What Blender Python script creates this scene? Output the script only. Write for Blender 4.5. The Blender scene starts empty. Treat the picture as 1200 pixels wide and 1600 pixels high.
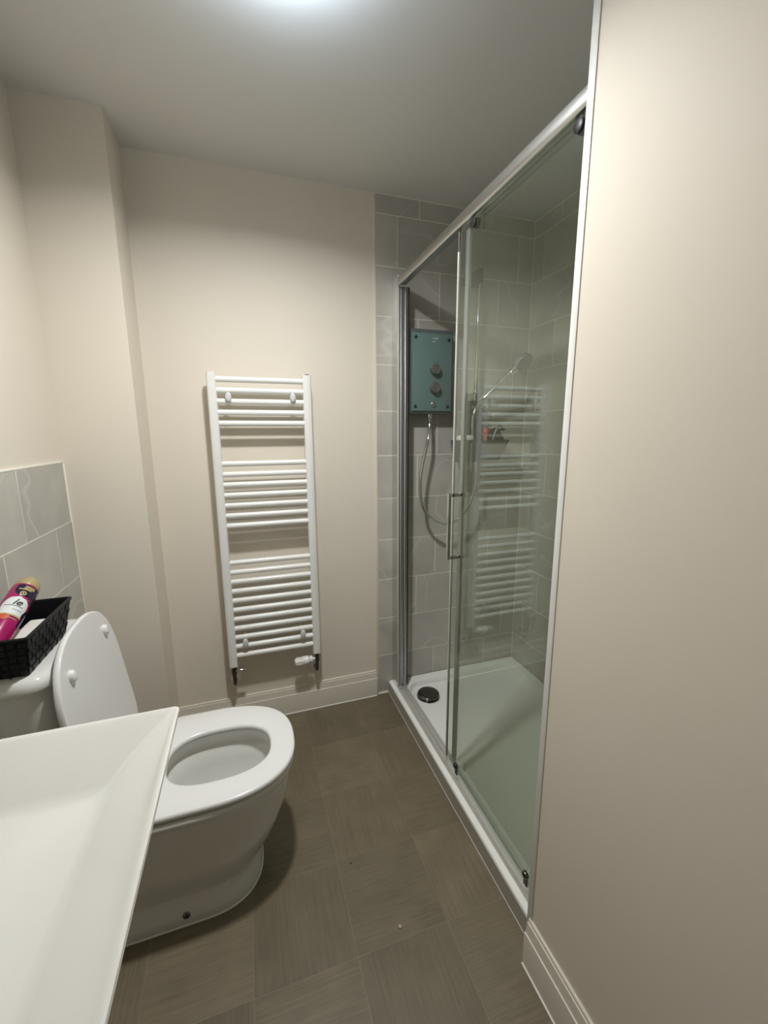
import bpy, bmesh, math, random
from mathutils import Vector, Matrix

random.seed(7)
S = bpy.context.scene
COL = S.collection

# ------------------------------------------------------------------ camera
CAM_H, YAW, PITCH, ROLL, FPX = 1.4272, 0.3198, 0.1870, -0.0055, 649.46
fw = Vector((math.sin(YAW)*math.cos(PITCH), math.cos(YAW)*math.cos(PITCH), -math.sin(PITCH)))
rt = Vector((math.cos(YAW), -math.sin(YAW), 0))
up = rt.cross(fw)
rt, up = (math.cos(ROLL)*rt + math.sin(ROLL)*up), (-math.sin(ROLL)*rt + math.cos(ROLL)*up)
cd = bpy.data.cameras.new('camera')
cd.sensor_fit = 'VERTICAL'; cd.sensor_height = 24.0; cd.sensor_width = 18.0
cd.lens = FPX/1600*24.0
cd.clip_start = 0.02
cam = bpy.data.objects.new('camera', cd); COL.objects.link(cam)
cam.matrix_world = Matrix(((rt.x, up.x, -fw.x, 0), (rt.y, up.y, -fw.y, 0), (rt.z, up.z, -fw.z, CAM_H), (0, 0, 0, 1)))
S.camera = cam

# ------------------------------------------------------------------ world, light, exposure
w = bpy.data.worlds.new('world'); S.world = w; w.use_nodes = True
w.node_tree.nodes['Background'].inputs[0].default_value = (0.5, 0.52, 0.55, 1)
w.node_tree.nodes['Background'].inputs[1].default_value = 0.0
S.view_settings.view_transform = 'Standard'
S.view_settings.look = 'None'
S.view_settings.gamma = 1.0
S.view_settings.use_curve_mapping = False
S.view_settings.exposure = -0.47
LAMP_XY = (0.135, 1.045)
UPLIGHT_STRENGTH = 175
LAMP_WATTS = 21.5          # downward beam of the same lamp
LAMP_SPREAD = 157
UPLIGHT_COLOR = (0.80, 0.96, 1.15)     # cool uplight added for the ceiling glow, in place of lens haze
BEAM_TILT = (6, 1)         # tilt added to the beam to brighten the far wall
BEAM_COLOR = (0.985, 0.99, 0.975)

# ------------------------------------------------------------------ room measures (metres)
D, H = 2.0, 2.488           # far wall, ceiling
XL, XR = -0.623, 0.65       # left wall tile face, right wall face
XT = 0.6252                 # where the tiling starts on the far wall
XS = 1.4877                 # shower side wall
YW = 0.73                   # end of the right wall / near shower wall
XB, YB = -0.3734, 1.7973    # boxing
YBACK = -1.0

# ------------------------------------------------------------------ materials
def nodes_of(m):
    m.use_nodes = True
    nt = m.node_tree
    return nt, nt.nodes, nt.links, nt.nodes['Principled BSDF']

def mat(name, col, rough=0.5, metal=0.0, var=0.0, scale=8.0, bump=0.0, bscale=200.0, coat=0.0, spec=0.5):
    m = bpy.data.materials.new(name)
    nt, N, L, P = nodes_of(m)
    P.inputs['Base Color'].default_value = (*col, 1)
    P.inputs['Roughness'].default_value = rough
    P.inputs['Metallic'].default_value = metal
    P.inputs['Coat Weight'].default_value = coat
    P.inputs['Specular IOR Level'].default_value = spec
    tc = N.new('ShaderNodeTexCoord')
    nz = N.new('ShaderNodeTexNoise'); nz.inputs['Scale'].default_value = scale; nz.inputs['Detail'].default_value = 5
    L.new(tc.outputs['Object'], nz.inputs['Vector'])
    mr = N.new('ShaderNodeMapRange')
    mr.inputs['To Min'].default_value = 1-var; mr.inputs['To Max'].default_value = 1+var
    L.new(nz.outputs['Fac'], mr.inputs['Value'])
    mx = N.new('ShaderNodeMix'); mx.data_type = 'RGBA'; mx.blend_type = 'MULTIPLY'; mx.inputs[0].default_value = 1
    mx.inputs[6].default_value = (*col, 1)
    L.new(mr.outputs['Result'], mx.inputs[7])
    L.new(mx.outputs[2], P.inputs['Base Color'])
    if bump:
        n2 = N.new('ShaderNodeTexNoise'); n2.inputs['Scale'].default_value = bscale; n2.inputs['Detail'].default_value = 3
        L.new(tc.outputs['Object'], n2.inputs['Vector'])
        b = N.new('ShaderNodeBump'); b.inputs['Strength'].default_value = bump; b.inputs['Distance'].default_value = 0.002
        L.new(n2.outputs['Fac'], b.inputs['Height']); L.new(b.outputs['Normal'], P.inputs['Normal'])
    return m

def vein_tile(name, col, dark, light, rough=0.35):
    """light grey stone-look ceramic: soft clouds and thin pale veins, shifted for every tile"""
    m = bpy.data.materials.new(name)
    nt, N, L, P = nodes_of(m)
    P.inputs['Roughness'].default_value = rough
    geo = N.new('ShaderNodeNewGeometry')
    oi = N.new('ShaderNodeObjectInfo')
    ad = N.new('ShaderNodeVectorMath'); ad.operation = 'ADD'
    sc = N.new('ShaderNodeVectorMath'); sc.operation = 'SCALE'; sc.inputs[0].default_value = (17, 31, 23)
    L.new(oi.outputs['Random'], sc.inputs['Scale'])
    L.new(geo.outputs['Position'], ad.inputs[0]); L.new(sc.outputs[0], ad.inputs[1])
    n1 = N.new('ShaderNodeTexNoise'); n1.inputs['Scale'].default_value = 5; n1.inputs['Detail'].default_value = 6; n1.inputs['Distortion'].default_value = 0.6
    L.new(ad.outputs[0], n1.inputs['Vector'])
    r1 = N.new('ShaderNodeValToRGB')
    r1.color_ramp.elements[0].position = 0.3; r1.color_ramp.elements[0].color = (*dark, 1)
    r1.color_ramp.elements[1].position = 0.7; r1.color_ramp.elements[1].color = (*col, 1)
    L.new(n1.outputs['Fac'], r1.inputs['Fac'])
    n2 = N.new('ShaderNodeTexNoise'); n2.inputs['Scale'].default_value = 1.7; n2.inputs['Detail'].default_value = 2.5; n2.inputs['Distortion'].default_value = 0.5
    L.new(ad.outputs[0], n2.inputs['Vector'])
    r2 = N.new('ShaderNodeValToRGB')
    e = r2.color_ramp.elements
    e[0].position = 0.493; e[0].color = (0, 0, 0, 1); e[1].position = 0.507; e[1].color = (0, 0, 0, 1)
    k = e.new(0.5); k.color = (0.42, 0.42, 0.42, 1)
    L.new(n2.outputs['Fac'], r2.inputs['Fac'])
    mx = N.new('ShaderNodeMix'); mx.data_type = 'RGBA'
    mx.inputs[7].default_value = (*light, 1)
    L.new(r2.outputs['Color'], mx.inputs[0]); L.new(r1.outputs['Color'], mx.inputs[6])
    # every tile a shade of its own
    mr = N.new('ShaderNodeMapRange'); mr.inputs['To Min'].default_value = 0.93; mr.inputs['To Max'].default_value = 1.05
    L.new(oi.outputs['Random'], mr.inputs['Value'])
    m2 = N.new('ShaderNodeMix'); m2.data_type = 'RGBA'; m2.blend_type = 'MULTIPLY'; m2.inputs[0].default_value = 1
    L.new(mx.outputs[2], m2.inputs[6]); L.new(mr.outputs['Result'], m2.inputs[7])
    L.new(m2.outputs[2], P.inputs['Base Color'])
    b = N.new('ShaderNodeBump'); b.inputs['Strength'].default_value = 0.12; b.inputs['Distance'].default_value = 0.003
    L.new(n1.outputs['Fac'], b.inputs['Height']); L.new(b.outputs['Normal'], P.inputs['Normal'])
    return m

def grain_tile(name, c0, c1, axis):
    """brown grey vinyl with fine brushed grain running along one axis"""
    m = bpy.data.materials.new(name)
    nt, N, L, P = nodes_of(m)
    P.inputs['Roughness'].default_value = 0.42
    geo = N.new('ShaderNodeNewGeometry'); oi = N.new('ShaderNodeObjectInfo')
    mp = N.new('ShaderNodeMapping')
    mp.inputs['Scale'].default_value = (6, 150, 1) if axis == 'x' else (150, 6, 1)
    sc = N.new('ShaderNodeVectorMath'); sc.operation = 'SCALE'; sc.inputs[0].default_value = (13, 29, 0)
    L.new(oi.outputs['Random'], sc.inputs['Scale'])
    ad = N.new('ShaderNodeVectorMath'); ad.operation = 'ADD'
    L.new(geo.outputs['Position'], ad.inputs[0]); L.new(sc.outputs[0], ad.inputs[1]); L.new(ad.outputs[0], mp.inputs['Vector'])
    n1 = N.new('ShaderNodeTexNoise'); n1.inputs['Scale'].default_value = 1; n1.inputs['Detail'].default_value = 6; n1.inputs['Roughness'].default_value = 0.65
    L.new(mp.outputs[0], n1.inputs['Vector'])
    n2 = N.new('ShaderNodeTexNoise'); n2.inputs['Scale'].default_value = 9; n2.inputs['Detail'].default_value = 4
    L.new(ad.outputs[0], n2.inputs['Vector'])
    ma = N.new('ShaderNodeMath'); ma.operation = 'MULTIPLY_ADD'; ma.inputs[1].default_value = 0.6
    L.new(n1.outputs['Fac'], ma.inputs[0])
    mb = N.new('ShaderNodeMath'); mb.operation = 'MULTIPLY'; mb.inputs[1].default_value = 0.4
    L.new(n2.outputs['Fac'], mb.inputs[0]); L.new(mb.outputs[0], ma.inputs[2])
    r = N.new('ShaderNodeValToRGB')
    r.color_ramp.elements[0].position = 0.36; r.color_ramp.elements[0].color = (*c0, 1)
    r.color_ramp.elements[1].position = 0.66; r.color_ramp.elements[1].color = (*c1, 1)
    L.new(ma.outputs[0], r.inputs['Fac'])
    mr = N.new('ShaderNodeMapRange'); mr.inputs['To Min'].default_value = 0.88; mr.inputs['To Max'].default_value = 1.1
    L.new(oi.outputs['Random'], mr.inputs['Value'])
    m2 = N.new('ShaderNodeMix'); m2.data_type = 'RGBA'; m2.blend_type = 'MULTIPLY'; m2.inputs[0].default_value = 1
    L.new(r.outputs['Color'], m2.inputs[6]); L.new(mr.outputs['Result'], m2.inputs[7])
    L.new(m2.outputs[2], P.inputs['Base Color'])
    b = N.new('ShaderNodeBump'); b.inputs['Strength'].default_value = 0.15; b.inputs['Distance'].default_value = 0.001
    L.new(n1.outputs['Fac'], b.inputs['Height']); L.new(b.outputs['Normal'], P.inputs['Normal'])
    return m

def glass_pane(name, tint, boost=1.7):
    """thin clear pane: tinted see-through with a Fresnel reflection on the outer face"""
    m = bpy.data.materials.new(name); m.use_nodes = True
    nt = m.node_tree; N = nt.nodes; L = nt.links
    for n in list(N): N.remove(n)
    out = N.new('ShaderNodeOutputMaterial')
    tr = N.new('ShaderNodeBsdfTransparent'); tr.inputs[0].default_value = (*tint, 1)
    tr2 = N.new('ShaderNodeBsdfTransparent'); tr2.inputs[0].default_value = (1, 1, 1, 1)
    gl = N.new('ShaderNodeBsdfGlossy'); gl.inputs['Roughness'].default_value = 0.012
    gl.inputs['Color'].default_value = (0.95, 1, 0.97, 1)
    fr = N.new('ShaderNodeFresnel'); fr.inputs['IOR'].default_value = 1.5
    mu = N.new('ShaderNodeMath'); mu.operation = 'MULTIPLY'; mu.inputs[1].default_value = boost; mu.use_clamp = True
    L.new(fr.outputs[0], mu.inputs[0])
    mx = N.new('ShaderNodeMixShader'); L.new(mu.outputs[0], mx.inputs[0]); L.new(tr.outputs[0], mx.inputs[1]); L.new(gl.outputs[0], mx.inputs[2])
    ge = N.new('ShaderNodeNewGeometry')
    m2 = N.new('ShaderNodeMixShader'); L.new(ge.outputs['Backfacing'], m2.inputs[0]); L.new(mx.outputs[0], m2.inputs[1]); L.new(tr2.outputs[0], m2.inputs[2])
    L.new(m2.outputs[0], out.inputs[0])
    return m

def emit(name, col, strength):
    m = bpy.data.materials.new(name); nt, N, L, P = nodes_of(m)
    P.inputs['Base Color'].default_value = (0.8, 0.8, 0.8, 1)
    P.inputs['Emission Color'].default_value = (*col, 1)
    P.inputs['Emission Strength'].default_value = strength
    return m

M = {}
M['paint'] = mat('cream_wall_paint', (0.790, 0.722, 0.620), 0.62, var=0.03, scale=3, bump=0.05, bscale=260)
M['ceiling'] = mat('ceiling_paint', (0.77, 0.765, 0.735), 0.7, var=0.02, scale=3, bump=0.05, bscale=220)
M['skirt'] = mat('gloss_white_wood', (0.74, 0.69, 0.60), 0.5, var=0.02)
M['grout'] = mat('pale_grout', (0.86, 0.83, 0.75), 0.8, var=0.03, scale=60)
M['tile'] = vein_tile('grey_stone_tile', (0.570, 0.550, 0.495), (0.455, 0.440, 0.395), (0.75, 0.73, 0.675))
M['floor_x'] = grain_tile('vinyl_grain_x', (0.134, 0.108, 0.068), (0.204, 0.168, 0.109), 'x')
M['floor_y'] = grain_tile('vinyl_grain_y', (0.134, 0.108, 0.068), (0.204, 0.168, 0.109), 'y')
M['floor_gap'] = mat('floor_joint', (0.25, 0.215, 0.155), 0.5, var=0.05)
M['ceramic'] = mat('white_ceramic', (0.78, 0.773, 0.735), 0.09, var=0.01, coat=0.3)
M['plastic'] = mat('white_seat_plastic', (0.84, 0.835, 0.82), 0.22, var=0.01)
M['radiator'] = mat('white_enamel', (0.88, 0.875, 0.85), 0.25, var=0.01)
M['cap'] = mat('grey_white_cap', (0.68, 0.68, 0.69), 0.35, var=0.01)
M['acrylic'] = mat('white_acrylic', (0.90, 0.90, 0.87), 0.2, var=0.015)
M['tray_front'] = mat('grey_tray_front', (0.40, 0.375, 0.335), 0.45, var=0.03)
M['seal'] = mat('white_sealant', (0.80, 0.79, 0.74), 0.4, var=0.02)
M['chrome'] = mat('chrome', (0.72, 0.72, 0.72), 0.08, 1.0, var=0.01)
M['dark_chrome'] = mat('dark_chrome', (0.16, 0.15, 0.135), 0.16, 1.0, var=0.03)
M['alu'] = mat('satin_aluminium', (0.60, 0.595, 0.58), 0.36, 1.0, var=0.02)
M['polished'] = mat('polished_aluminium', (0.74, 0.73, 0.715), 0.09, 1.0, var=0.01)
M['track'] = mat('pale_track_aluminium', (0.78, 0.775, 0.76), 0.38, 0.7, var=0.02)
M['alu_highlight'] = mat('highlight_aluminium', (0.80, 0.80, 0.79), 0.4, 0.6, var=0.01)
M['alu_dark'] = mat('grey_aluminium', (0.46, 0.47, 0.475), 0.33, 1.0, var=0.02)
M['black'] = mat('black_plastic', (0.018, 0.018, 0.018), 0.4, var=0.05)
M['glass'] = glass_pane('shower_glass', (0.89, 0.93, 0.885))
M['edge'] = mat('clear_seal_strip', (0.62, 0.62, 0.57), 0.25, var=0.01)
M['edge_dark'] = mat('dark_seal_line', (0.03, 0.03, 0.025), 0.4, var=0.01)
M['profile'] = mat('pale_grey_profile', (0.42, 0.43, 0.44), 0.3, 0.6, var=0.01)
M['body'] = mat('silver_plastic', (0.15, 0.17, 0.175), 0.35, 0.2, var=0.01)
M['teal'] = mat('teal_glass', (0.150, 0.230, 0.215), 0.10, var=0.03, scale=2, coat=0.3)
M['knob'] = mat('knob_metal', (0.42, 0.41, 0.39), 0.25, 0.9, var=0.02)
M['screw'] = mat('screw_metal', (0.05, 0.075, 0.075), 0.35, 0.6, var=0.02)
M['print'] = mat('pale_print', (0.42, 0.50, 0.47), 0.4, var=0.02)
M['caddy'] = mat('dark_grey_plastic', (0.075, 0.08, 0.085), 0.38, var=0.03)
M['soap'] = mat('white_soap', (0.80, 0.80, 0.78), 0.4, var=0.02)
M['red'] = mat('red_plastic', (0.50, 0.05, 0.05), 0.35, var=0.03)
M['clearp'] = mat('pale_grey_plastic', (0.26, 0.285, 0.29), 0.25, var=0.02)
M['basket'] = mat('black_woven_plastic', (0.006, 0.007, 0.008), 0.42, var=0.12, scale=40, spec=0.22)
M['pink'] = mat('magenta_can', (0.36, 0.012, 0.11), 0.22, var=0.03)
M['navy'] = mat('navy_print', (0.010, 0.007, 0.035), 0.25, var=0.03)
M['gold'] = mat('gold_cap', (0.46, 0.37, 0.19), 0.35, 0.25, var=0.05)
M['goldprint'] = mat('gold_print', (0.52, 0.42, 0.16), 0.35, var=0.03)
M['label'] = mat('white_label', (0.72, 0.75, 0.74), 0.35, var=0.01)
M['ink'] = mat('black_ink', (0.01, 0.01, 0.012), 0.4, var=0.01)
M['orange'] = mat('orange_print', (0.55, 0.11, 0.04), 0.4, var=0.1, scale=60)
M['paper'] = mat('white_paper', (0.80, 0.78, 0.72), 0.8, var=0.03, scale=60, bump=0.1)
M['trimw'] = mat('white_tile_trim', (0.85, 0.85, 0.83), 0.25, var=0.01)
M['crumb'] = mat('pale_crumb', (0.5, 0.42, 0.27), 0.8, var=0.1)
M['lamp_low'] = emit('lamp_lower_diffuser', (1.0, 0.985, 0.935), 20.0)
M['lamp'] = emit('added_uplight_glow', UPLIGHT_COLOR, UPLIGHT_STRENGTH)

# ------------------------------------------------------------------ helpers
def setp(o, label=None, cat=None, group=None, kind=None):
    if label: o['label'] = label
    if cat: o['category'] = cat
    if group: o['group'] = group
    if kind: o['kind'] = kind
    return o

def thing(name, label, cat, loc, group=None):
    o = bpy.data.objects.new(name, None); COL.objects.link(o)
    o.location = loc; o.empty_display_size = 0.05
    return setp(o, label, cat, group)

def wloc(o):
    v = Vector(o.location); p = o.parent
    while p: v = v + Vector(p.location); p = p.parent
    return v

def link(name, verts, faces, m, parent=None, smooth=False, angle=None):
    """one mesh object; vertices are given in room coordinates, the origin moves to the middle of the base"""
    vs = [Vector(v) for v in verts]
    lo = [min(v[i] for v in vs) for i in range(3)]; hi = [max(v[i] for v in vs) for i in range(3)]
    org = Vector(((lo[0]+hi[0])/2, (lo[1]+hi[1])/2, lo[2]))
    me = bpy.data.meshes.new(name)
    me.from_pydata([tuple(v-org) for v in vs], [], faces)
    bm = bmesh.new(); bm.from_mesh(me)
    bmesh.ops.recalc_face_normals(bm, faces=bm.faces)
    if angle is not None:
        for e in bm.edges:
            e.smooth = len(e.link_faces) == 2 and e.calc_face_angle(0) < math.radians(angle)
        smooth = True
    if smooth:
        for f in bm.faces: f.smooth = True
    bm.to_mesh(me); bm.free()
    ms = m if isinstance(m, (list, tuple)) else [m]
    for k in ms: me.materials.append(k)
    o = bpy.data.objects.new(name, me); COL.objects.link(o)
    if parent:
        o.parent = parent; o.location = org - wloc(parent)
    else:
        o.location = org
    return o

def box_vf(x0, x1, y0, y1, z0, z1, bev=0.0, seg=2):
    bm = bmesh.new()
    bmesh.ops.create_cube(bm, size=1)
    for v in bm.verts:
        v.co = Vector(((x0+x1)/2 + v.co.x*(x1-x0), (y0+y1)/2 + v.co.y*(y1-y0), (z0+z1)/2 + v.co.z*(z1-z0)))
    if bev:
        bmesh.ops.bevel(bm, geom=list(bm.edges), offset=bev, segments=seg, affect='EDGES', profile=0.5)
    vs = [tuple(v.co) for v in bm.verts]; bm.verts.index_update()
    fs = [[v.index for v in f.verts] for f in bm.faces]
    bm.free(); return vs, fs

def box(name, x0, x1, y0, y1, z0, z1, m, parent=None, bev=0.0, seg=2):
    v, f = box_vf(x0, x1, y0, y1, z0, z1, bev, seg)
    return link(name, v, f, m, parent, angle=40 if bev else None)

class MB:
    """collects shapes for one mesh"""
    def __init__(s): s.v = []; s.f = []
    def add(s, vf):
        n = len(s.v); s.v += list(vf[0]); s.f += [[i+n for i in f] for f in vf[1]]; return s
    def build(s, name, m, parent=None, angle=40): return link(name, s.v, s.f, m, parent, angle=angle)

def frame_of(d):
    d = d.normalized()
    a = Vector((0, 0, 1)) if abs(d.z) < 0.9 else Vector((1, 0, 0))
    x = a.cross(d).normalized(); y = d.cross(x)
    return x, y

def lathe_vf(p0, d, prof, n=24):
    """prof: list of (distance along d, radius)"""
    p0 = Vector(p0); d = Vector(d).normalized(); x, y = frame_of(d)
    vs, fs = [], []
    for (t, r) in prof:
        for k in range(n):
            a = 2*math.pi*k/n
            vs.append(tuple(p0 + d*t + x*(r*math.cos(a)) + y*(r*math.sin(a))))
    m = len(prof)
    for i in range(m-1):
        for k in range(n):
            k2 = (k+1) % n
            fs.append([i*n+k, i*n+k2, (i+1)*n+k2, (i+1)*n+k])
    fs.append([k for k in range(n)][::-1]); fs.append([(m-1)*n+k for k in range(n)])
    return vs, fs

def cyl_vf(p0, p1, r, n=20, bev=0.0):
    p0 = Vector(p0); p1 = Vector(p1); L = (p1-p0).length
    if bev: prof = [(0, r-bev), (bev*0.3, r-bev*0.3), (bev, r), (L-bev, r), (L-bev*0.3, r-bev*0.3), (L, r-bev)]
    else: prof = [(0, r), (L, r)]
    return lathe_vf(p0, p1-p0, prof, n)

def catmull(pts, per=8):
    P = [Vector(p) for p in pts]; P = [2*P[0]-P[1]] + P + [2*P[-1]-P[-2]]
    out = []
    for i in range(1, len(P)-2):
        for k in range(per):
            t = k/per; a, b, c, d = P[i-1:i+3]
            out.append(0.5*((2*b) + (c-a)*t + (2*a-5*b+4*c-d)*t*t + (3*b-a-3*c+d)*t**3))
    out.append(P[-2]); return out

def tube_vf(path, rad, n=14):
    P = [Vector(p) for p in path]
    vs, fs = [], []
    px = None
    for i, p in enumerate(P):
        t = (P[min(i+1, len(P)-1)] - P[max(i-1, 0)]).normalized()
        if px is None: px, py = frame_of(t)
        else:
            px = (px - t*px.dot(t)).normalized(); py = t.cross(px)
        r = rad(i) if callable(rad) else rad
        for k in range(n):
            a = 2*math.pi*k/n
            vs.append(tuple(p + px*(r*math.cos(a)) + py*(r*math.sin(a))))
    for i in range(len(P)-1):
        for k in range(n):
            k2 = (k+1) % n
            fs.append([i*n+k, i*n+k2, (i+1)*n+k2, (i+1)*n+k])
    fs.append(list(range(n))[::-1]); fs.append([(len(P)-1)*n+k for k in range(n)])
    return vs, fs

def loft_vf(loops, cap0=True, cap1=True, closed=False):
    n = len(loops[0]); vs = [tuple(p) for l in loops for p in l]; fs = []
    m = len(loops)
    for i in range(m if closed else m-1):
        j = (i+1) % m
        for k in range(n):
            k2 = (k+1) % n
            fs.append([i*n+k, i*n+k2, j*n+k2, j*n+k])
    if not closed:
        if cap0: fs.append(list(range(n))[::-1])
        if cap1: fs.append([(m-1)*n+k for k in range(n)])
    return vs, fs

def dloop(z, xb, xf, cy, w, nf=2.4, nb=5.0, xc=None, n=64):
    """plan outline: rounded front, boxy back"""
    if xc is None: xc = xb + (xf-xb)*0.5
    out = []
    for k in range(n):
        a = 2*math.pi*k/n; c, s = math.cos(a), math.sin(a)
        e = nf if c >= 0 else nb
        r = (xf-xc) if c >= 0 else (xc-xb)
        out.append(Vector((xc + r*math.copysign(abs(c)**(2/e), c), cy + w*math.copysign(abs(s)**(2/e), s), z)))
    return out

def rloop(x0, x1, y0, y1, z, r, n=6):
    """rounded rectangle, 4*(n+1) points"""
    out = []
    for (cx, cy, a0) in ((x1-r, y1-r, 0), (x0+r, y1-r, 90), (x0+r, y0+r, 180), (x1-r, y0+r, 270)):
        for k in range(n+1):
            a = math.radians(a0 + 90*k/n)
            out.append(Vector((cx + r*math.cos(a), cy + r*math.sin(a), z)))
    return out

def prism_vf(profile, axis, a0, a1):
    """extrude a closed 2D profile along an axis; profile in the two other axes (x,z / y,z / x,y)"""
    def P(u, v, t):
        return {'y': (u, t, v), 'x': (t, u, v), 'z': (u, v, t)}[axis]
    n = len(profile)
    vs = [P(u, v, a0) for u, v in profile] + [P(u, v, a1) for u, v in profile]
    fs = [list(range(n))[::-1], [n+k for k in range(n)]]
    for k in range(n):
        k2 = (k+1) % n
        fs.append([k, k2, n+k2, n+k])
    return vs, fs

def struct(o): o['kind'] = 'structure'; return o

# ------------------------------------------------------------------ the room shell
floor = struct(box('floor', -0.75, 1.65, YBACK-0.1, 2.15, -0.08, -0.0003, M['floor_gap']))
PITCH_T = 0.2755
xs_f = [-0.623] + [-0.0660 + PITCH_T*k for k in range(-2, 3)] + [0.690]
ys_f = [2.0] + [1.709 - PITCH_T*k for k in range(0, 9)]
for i in range(len(xs_f)-1):
    for j in range(len(ys_f)-1):
        g = 0.0006
        x0, x1, y1, y0 = xs_f[i], xs_f[i+1], ys_f[j], ys_f[j+1]
        if x1-x0 < 0.02: continue
        box('floor_tile', x0+g, x1-g, y0+g, y1-g, -0.004, 0.0, M['floor_x' if (i+j) % 2 else 'floor_y'], floor)

ceiling = struct(box('ceiling', -0.75, 1.65, YBACK-0.1, 2.15, H, H+0.08, M['ceiling']))
T = 0.006
wall_far = struct(box('wall_far', -0.75, XT-0.004, D, D+0.12, 0, H, M['paint']))
wall_shower_far = struct(box('wall_shower_far', XT-0.004, XS+0.12, D-0.0054, D+0.12, 0, H, M['grout']))
wall_shower_side = struct(box('wall_shower_side', XS-0.0034, XS+0.14, YW-0.1, D+0.12, 0, H, M['grout']))
wall_left = struct(box('wall_left', XL-0.14, XL-T, YBACK-0.1, D+0.12, 0, H, M['paint']))
wall_boxing = struct(box('wall_boxing', XL-T, XB, YB, D, 0, H, M['paint']))
wall_right = struct(box('wall_right', XR, XS+0.14, YBACK-0.1, YW, 0, H, M['paint']))
vb = MB()      # unseen wall behind; doorway opening added so fill light escapes
vb.add(box_vf(-0.75, -0.45, YBACK-0.1, YBACK, 0, H)); vb.add(box_vf(0.42, XR, YBACK-0.1, YBACK, 0, H)); vb.add(box_vf(-0.45, 0.42, YBACK-0.1, YBACK, 2.05, H))
wall_back = struct(vb.build('wall_back', M['paint'], None, None))

def tile_piece(u0, u1, z0, z1, face, parent):
    """one ceramic wall tile standing a few millimetres proud of the grout"""
    g = 0.0018
    u0 += g; u1 -= g; z0 += g; z1 -= g
    if u1-u0 < 0.008: return
    if face == 'far': box('tile', u0, u1, D-0.006, D+0.003, z0, z1, M['tile'], parent, 0.0005, 1)
    elif face == 'side': box('tile', XS-0.004, XS+0.003, u0, u1, z0, z1, M['tile'], parent, 0.0005, 1)
    elif face == 'near': box('tile', u0, u1, YW-0.001, YW+0.006, z0, z1, M['tile'], parent, 0.0005, 1)
    else: box('tile', XL-T-0.001, XL, u0, u1, z0, z1, M['tile'], parent, 0.0005, 1)

def tile_rows(zs, a, b, first, shift, face, parent, wdt=0.3305):
    for k in range(len(zs)-1):
        j = first + shift*k
        while j > a: j -= wdt
        js = []
        while j < b:
            if j > a + 0.004: js.append(j)
            j += wdt
        cuts = [a] + js + [b]
        for q in range(len(cuts)-1): tile_piece(cuts[q], cuts[q+1], zs[k+1], zs[k], face, parent)

ZR = [H-0.003, 2.405] + [2.405 - 0.2175*k for k in range(1, 11)] + [0.012]
tile_rows(ZR, XT, XS-0.004, 0.843, -0.1102, 'far', wall_shower_far)
tile_rows(ZR, YW+0.008, D-0.007, 1.798-0.33, 0.1102, 'side', wall_shower_side)
tile_rows(ZR, 0.76, XS-0.005, 0.80, 0.1102, 'near', wall_right)
ZL = [1.329, 1.1155, 0.905, 0.69, 0.475]
tile_rows(ZL, -0.30, YB-0.004, 1.455, -0.1327+0.33, 'left', wall_left)
box('grout_bed', XL-T-0.001, XL-0.0006, -0.30, YB-0.002, 0.475, 1.331, M['grout'], wall_left)
box('grout_bed', 0.755, XS-0.002, YW-0.001, YW+0.0054, 0.012, H-0.001, M['grout'], wall_right)
# trims
struct(box('trim_1', XT-0.010, XT+0.001, D-0.008, D+0.002, 0.012, H, M['paint'], None, 0.002))           # upright tile edging by the painted wall
struct(box('trim_2', XL-T, XL+0.001, -0.30, YB-0.001, 1.329, 1.335, M['grout'], None, 0.001))             # bead over the basin tiles
struct(box('trim_3', XL-T, XL+0.001, YB-0.005, YB, 0.475, 1.332, M['grout'], None, 0.001))
struct(box('trim_4', XR-0.0025, XR+0.004, YW-0.009, YW+0.009, 0.10, H, M['trimw'], None, 0.001))          # white corner strip at the end of the right wall

def skirting_profile(base, out):
    """(offset, z) profile of the ogee skirting; base = wall, out = +1/-1 direction"""
    pts = [(0, 0), (0.017, 0), (0.017, 0.1015), (0.0165, 0.1035), (0.0135, 0.1045), (0.0130, 0.109), (0.0118, 0.117), (0.0108, 0.127),
           (0.0098, 0.1325), (0.0096, 0.1350), (0.0066, 0.1355), (0.0066, 0.1430), (0.005, 0.145), (0, 0.145)]
    return [(base + out*a, z) for a, z in pts]
struct(link('baseboard_far', *prism_vf(skirting_profile(D, -1), 'x', XB, XT-0.012), M['skirt'], angle=35))
struct(link('baseboard_right', *prism_vf(skirting_profile(XR, -1), 'y', YBACK, YW-0.002), M['skirt'], angle=35))
struct(link('baseboard_boxing', *prism_vf(skirting_profile(YB, -1), 'x', XL, XB), M['skirt'], angle=35))
struct(link('trim_5', *tube_vf([(XB, D-0.0185, 0.001), (0.61, D-0.0185, 0.001), (0.613, D-0.007, 0.001), (0.680, D-0.007, 0.001)], 0.0028, 8), M['seal']))
struct(link('trim_6', *tube_vf([(0.6815, D-0.008, 0.001), (0.6815, YW, 0.001)], 0.0030, 8), M['seal']))
struct(link('trim_7', *tube_vf([(XR-0.0185, YW-0.003, 0.001), (XR-0.0185, YBACK, 0.001)], 0.0028, 8), M['seal']))

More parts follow.
